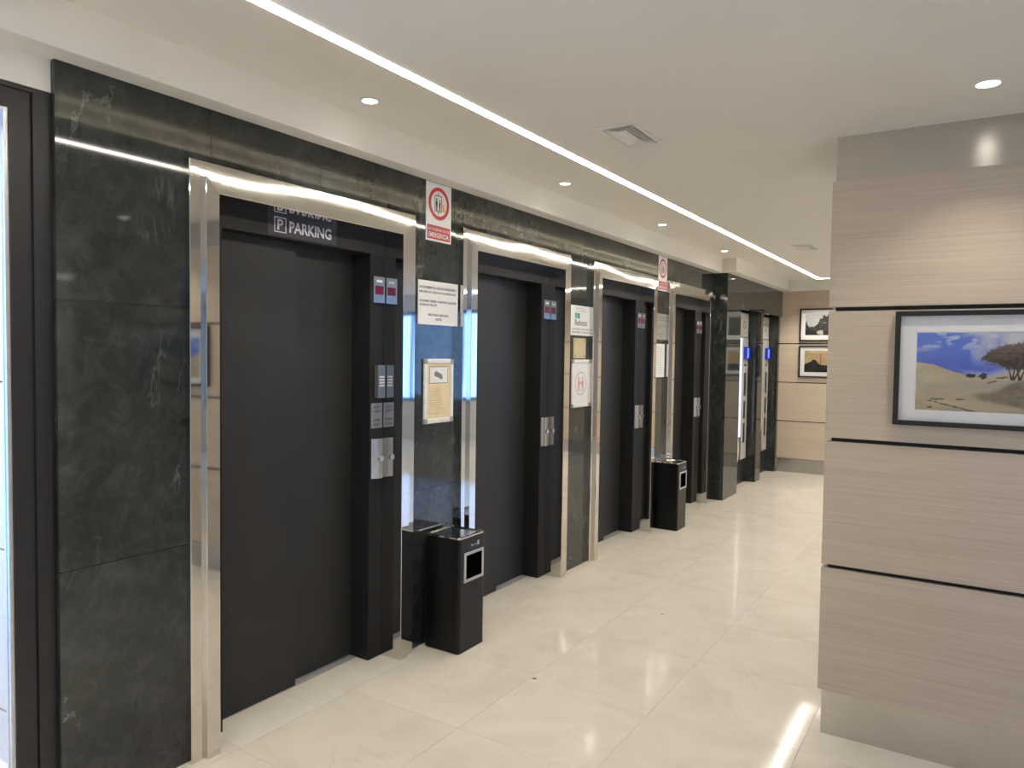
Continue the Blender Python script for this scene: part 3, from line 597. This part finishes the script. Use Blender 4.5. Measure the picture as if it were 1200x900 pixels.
# ------------------------------------------------------------------ framed photographs
def lerp(a, b, t): t = max(0.0, min(1.0, t)); return tuple(x + (y - x) * t for x, y in zip(a, b))
def sm(e0, e1, x): t = max(0.0, min(1.0, (x - e0) / (e1 - e0))); return t * t * (3 - 2 * t)
from mathutils import noise
def fbm(x, y, s, o=4): return noise.fractal(Vector((x * s, y * s, 3.7)), 1.0, 2.0, o) * 0.5 + 0.5
def curve(pts, x):
    for (x0, y0), (x1, y1) in zip(pts, pts[1:]):
        if x <= x1: return y0 + (y1 - y0) * (x - x0) / (x1 - x0)
    return pts[-1][1]
def dunes(s, t):
    w, h = 0.70, 0.292
    n = fbm(s, t, 14)
    hz = curve([(0, .182), (.06, .172), (.116, .150), (.162, .135), (.233, .128), (.297, .152), (.40, .172), (.7, .15)], s)
    if t > hz:
        c = lerp((0.055, 0.095, 0.52), (0.11, 0.20, 0.66), (t - .13) / .1 + n - .5)
        cl = sm(.15, .33, s + 0.9 * (t - .2) + 0.25 * (n - .5))
        c = lerp(c, (0.62, 0.62, 0.66), cl * sm(.15, .24, t))
        c = lerp(c, (0.55, 0.62, 0.75), 0.8 * sm(.62, .8, fbm(s, t * 2.2, 20)) * sm(.2, .26, t))
        c = lerp(c, (0.5, 0.55, 0.66), sm(.03, .0, abs(t - hz)) * sm(.12, .2, s) * .7)
    else:
        c = lerp((0.40, 0.32, 0.20), (0.58, 0.50, 0.36), fbm(s * .4, t * 2, 18) + (t / .18 - .5) * .5)
        c = lerp(c, (0.34, 0.33, 0.29), 0.5 * sm(.03, .0, abs(t - .085 - .05 * s)) * sm(.0, .05, s))
        tp = curve([(0, .06), (.17, .064), (.265, .083), (.30, .104), (.34, .118), (.7, .11)], s); bt = curve([(0, .062), (.17, .062), (.22, .036), (.28, .026), (.34, .016), (.7, .01)], s)
        m = sm(-.012, .010, tp - t + .012 * (n - .5)) * sm(-.008, .014, t - bt + .02 * (n - .5)) * sm(.15, .22, s)
        c = lerp(c, lerp((0.12, 0.095, 0.065), (0.24, 0.20, 0.14), fbm(s, t * 2, 45)), m * .9)
        for a, b, l, k in ((.073, .043, .022, 0), (.147, .044, .013, .05), (.13, .016, .068, -.24), (.05, .036, .008, 0), (.048, .011, .009, 0), (.275, .128, .018, .1), (.245, .112, .014, .3)):
            if abs(s - a) < l and abs(t - b - k * (s - a)) < .0022 + .004 * (fbm(s, t, 120) - .5): c = (0.06, 0.045, 0.035)
    for a, b, ra, rb in ((.178, .134, .016, .0075), (.217, .133, .013, .012)):
        if ((s - a) / ra) ** 2 + ((t - b) / rb) ** 2 < 1 + 1.4 * (fbm(s, t, 160) - .5): c = (0.022, 0.025, 0.025)
    # umbrella tree
    if .2 < s < .52:
        q = (s - .36) / .155; top = .176 + .084 * math.sqrt(max(0, 1 - q * q)); low = .188 - .034 * min(1, max(0, (s - .21) / .09))
        k = sm(-.006, .008, top - t + .022 * (fbm(s, t, 110) - .5)) * sm(-.006, .008, t - low + .026 * (fbm(s, t, 130) - .5))
        c = lerp(c, lerp((0.035, 0.022, 0.015), (0.16, 0.11, 0.085), sm(.165, .255, t) * .8 + 1.0 * (fbm(s, t, 90) - .45)), k)
    for k, (a, dx) in enumerate(((.303, -.25), (.307, .12), (.311, .5), (.326, -.2), (.330, .35), (.345, .3))):
        if .12 < t < .185 and abs(s - a - dx * (t - .125)) < .0024 + .002 * max(0, .14 - t) / .02: c = (0.03, 0.02, 0.016)
    return c
def forest(s, t):
    n = fbm(s, t, 30); w, h = .42, .273
    top = .10 + .07 * abs(math.sin(s * 60)) * n + .14 * sm(.1, .25, s) + (.06 if s < .02 else 0)
    c = lerp((0.42, 0.45, 0.46), (0.62, 0.63, 0.64), t / h) if t > top else lerp((0.012, 0.013, 0.012), (0.07, 0.07, 0.06), n * (1 if t > .06 else .2))
    if ((s - .19) / .04) ** 2 + ((t - .035) / .03) ** 2 < 1 + (n - .5): c = (0.5, 0.48, 0.38)
    return c
def sunset(s, t):
    n = fbm(s * .5, t * 2, 22); hill = .095 + .075 * math.exp(-((s - .12) / .055) ** 2) + .02 * math.exp(-((s - .04) / .03) ** 2)
    if t < hill: return (0.010, 0.012, 0.010)
    c = lerp((0.60, 0.42, 0.22), (0.42, 0.30, 0.18), n + (t - .15) * 2)
    if t > .25 and s > .06: c = lerp(c, (0.65, 0.5, 0.3), .7)
    if abs(s - .205) < .003 and t < .24: c = (0.06, 0.05, 0.03)
    return c
def printed(name, pl, a0, a1, b0, b1, fn, nx, ny, parent, c):
    me = bpy.data.meshes.new(name); vs = []; cols = []
    for j in range(ny + 1):
        for i in range(nx + 1):
            a = a0 + (a1 - a0) * i / nx; b = b0 + (b1 - b0) * j / ny; vs.append(pl.p(a, b, c)); cols.append(fn(a - a0, b - b0))
    me.from_pydata([tuple(v) for v in vs], [], [(j * (nx + 1) + i, j * (nx + 1) + i + 1, (j + 1) * (nx + 1) + i + 1, (j + 1) * (nx + 1) + i) for j in range(ny) for i in range(nx)])
    at = me.color_attributes.new('ink', 'FLOAT_COLOR', 'POINT')
    for k, q in enumerate(cols): at.data[k].color = (*q, 1)
    me.materials.append(M['print']); o = bpy.data.objects.new(name, me); COL.objects.link(o); return fix(o, parent)
def picture(pl, w, b0, b1, img, fn, label, nx, ny, fw=0.018, depth=0.034, group=None):
    c = pl.p(w / 2, b0, 0); t = empty('framed_picture', c); tag(t, label, 'picture', group)
    for nm, r_ in (('frame_rail', (0, w, b0, b0 + fw)), ('frame_rail', (0, w, b1 - fw, b1)), ('frame_stile', (0, fw, b0 + fw, b1 - fw)), ('frame_stile', (w - fw, w, b0 + fw, b1 - fw))): rect(nm, pl, *r_, depth, 'picframe', t)
    rect('backing', pl, fw, w - fw, b0 + fw, b1 - fw, 0.012, 'core', t)
    a0, a1, i0, i1 = img; e = 0.004
    rects('mount', pl, [(fw, w - fw, b0 + fw, i0 - e), (fw, w - fw, i1 + e, b1 - fw), (fw, a0 - e, i0 - e, i1 + e), (a1 + e, w - fw, i0 - e, i1 + e)], 0.003, 'mat', t, 0.0125)
    rect('print_margin', pl, a0 - 2 * e, a1 + 2 * e, i0 - 2 * e, i1 + 2 * e, 0.0005, 'mat', t, 0.012)
    printed('print', pl, a0, a1, i0, i1, fn, nx, ny, t, 0.0132)
    rect('glass', pl, fw, w - fw, b0 + fw, b1 - fw, 0.0015, 'picglass', t, 0.020)
picture(Plane((2.186, PY, 0), (1, 0, 0), (0, -1, 0)), 0.845, 1.300, 1.735, (0.074, 0.771, 1.361, 1.653), dunes, 'black framed colour photograph of pale dunes and a spreading tree', 380, 160)
EP = Plane((0.378, YB, 0), (1, 0, 0), (0, -1, 0))
picture(EP, 0.56, 1.780, 2.214, (0.070, 0.490, 1.860, 2.133), forest, 'black framed photograph of dark trees on the end wall, upper of two', 110, 70, depth=0.03)
picture(EP, 0.56, 1.296, 1.722, (0.070, 0.490, 1.367, 1.652), sunset, 'black framed photograph of a sunset hill on the end wall, lower of two', 110, 70, depth=0.03)

# ------------------------------------------------------------------ vending machines in the niches
def vending(y0, y1, label, lit):
    t = empty('vending_machine', (-0.1, (y0 + y1) / 2, 0)); tag(t, label, 'vending machine', 'vending machines in the marble niches')
    fx = -0.012; w = y1 - y0; pl = Plane((fx, y0, 0), (0, 1, 0), (1, 0, 0))
    box('cabinet', (-0.29, fx, y0, y1, 0.0, 2.10), 'venddark', t)
    rect('top_panel', pl, 0.01, w - 0.02, 1.80, 2.09, 0.012, 'vend', t)
    ring('top_emblem', pl, w - 0.20, 1.95, 0.05, 0.05, 0.012, 0.002, 'greyink', t, 0.012)
    rect('window_light', pl, w - 0.345, w - 0.255, 0.58, 1.79, 0.010, 'vendlight' if lit else 'vend', t)
    rect('window_glass', pl, 0.03, w - 0.36, 0.58, 1.78, 0.008, 'picglass', t)
    rect('payment_column', pl, w - 0.235, w - 0.01, 0.30, 1.79, 0.014, 'vend', t)
    for z, h in ((1.44, 0.03), (1.08, 0.28), (0.80, 0.22), (0.50, 0.24)): rect('coin_slot', pl, w - 0.17, w - 0.09, z, z + h, 0.002, 'venddark', t, 0.014)
    rect('payment_display', pl, w - 0.215, w - 0.012, 1.53, 1.68, 0.030, 'bluelcd', t, 0.014)
    rect('display_text', pl, w - 0.16, w - 0.10, 1.545, 1.665, 0.001, 'bluelit', t, 0.044)
    poly('bottle_print', pl, [(w - .45, .30), (w - .30, .28), (w - .27, .40), (w - .30, .56), (w - .38, .60), (w - .44, .50)], 0.003, 'vinyl', t)
    rect('delivery_flap', pl, 0.06, w - 0.50, 0.22, 0.45, 0.010, 'cornergrey', t)
vending(8.49, 9.365, 'lit vending machine in the niche between the two wider marble pilasters', True)
vending(9.615, 10.40, 'lit vending machine in the niche next to the oak end wall', False)
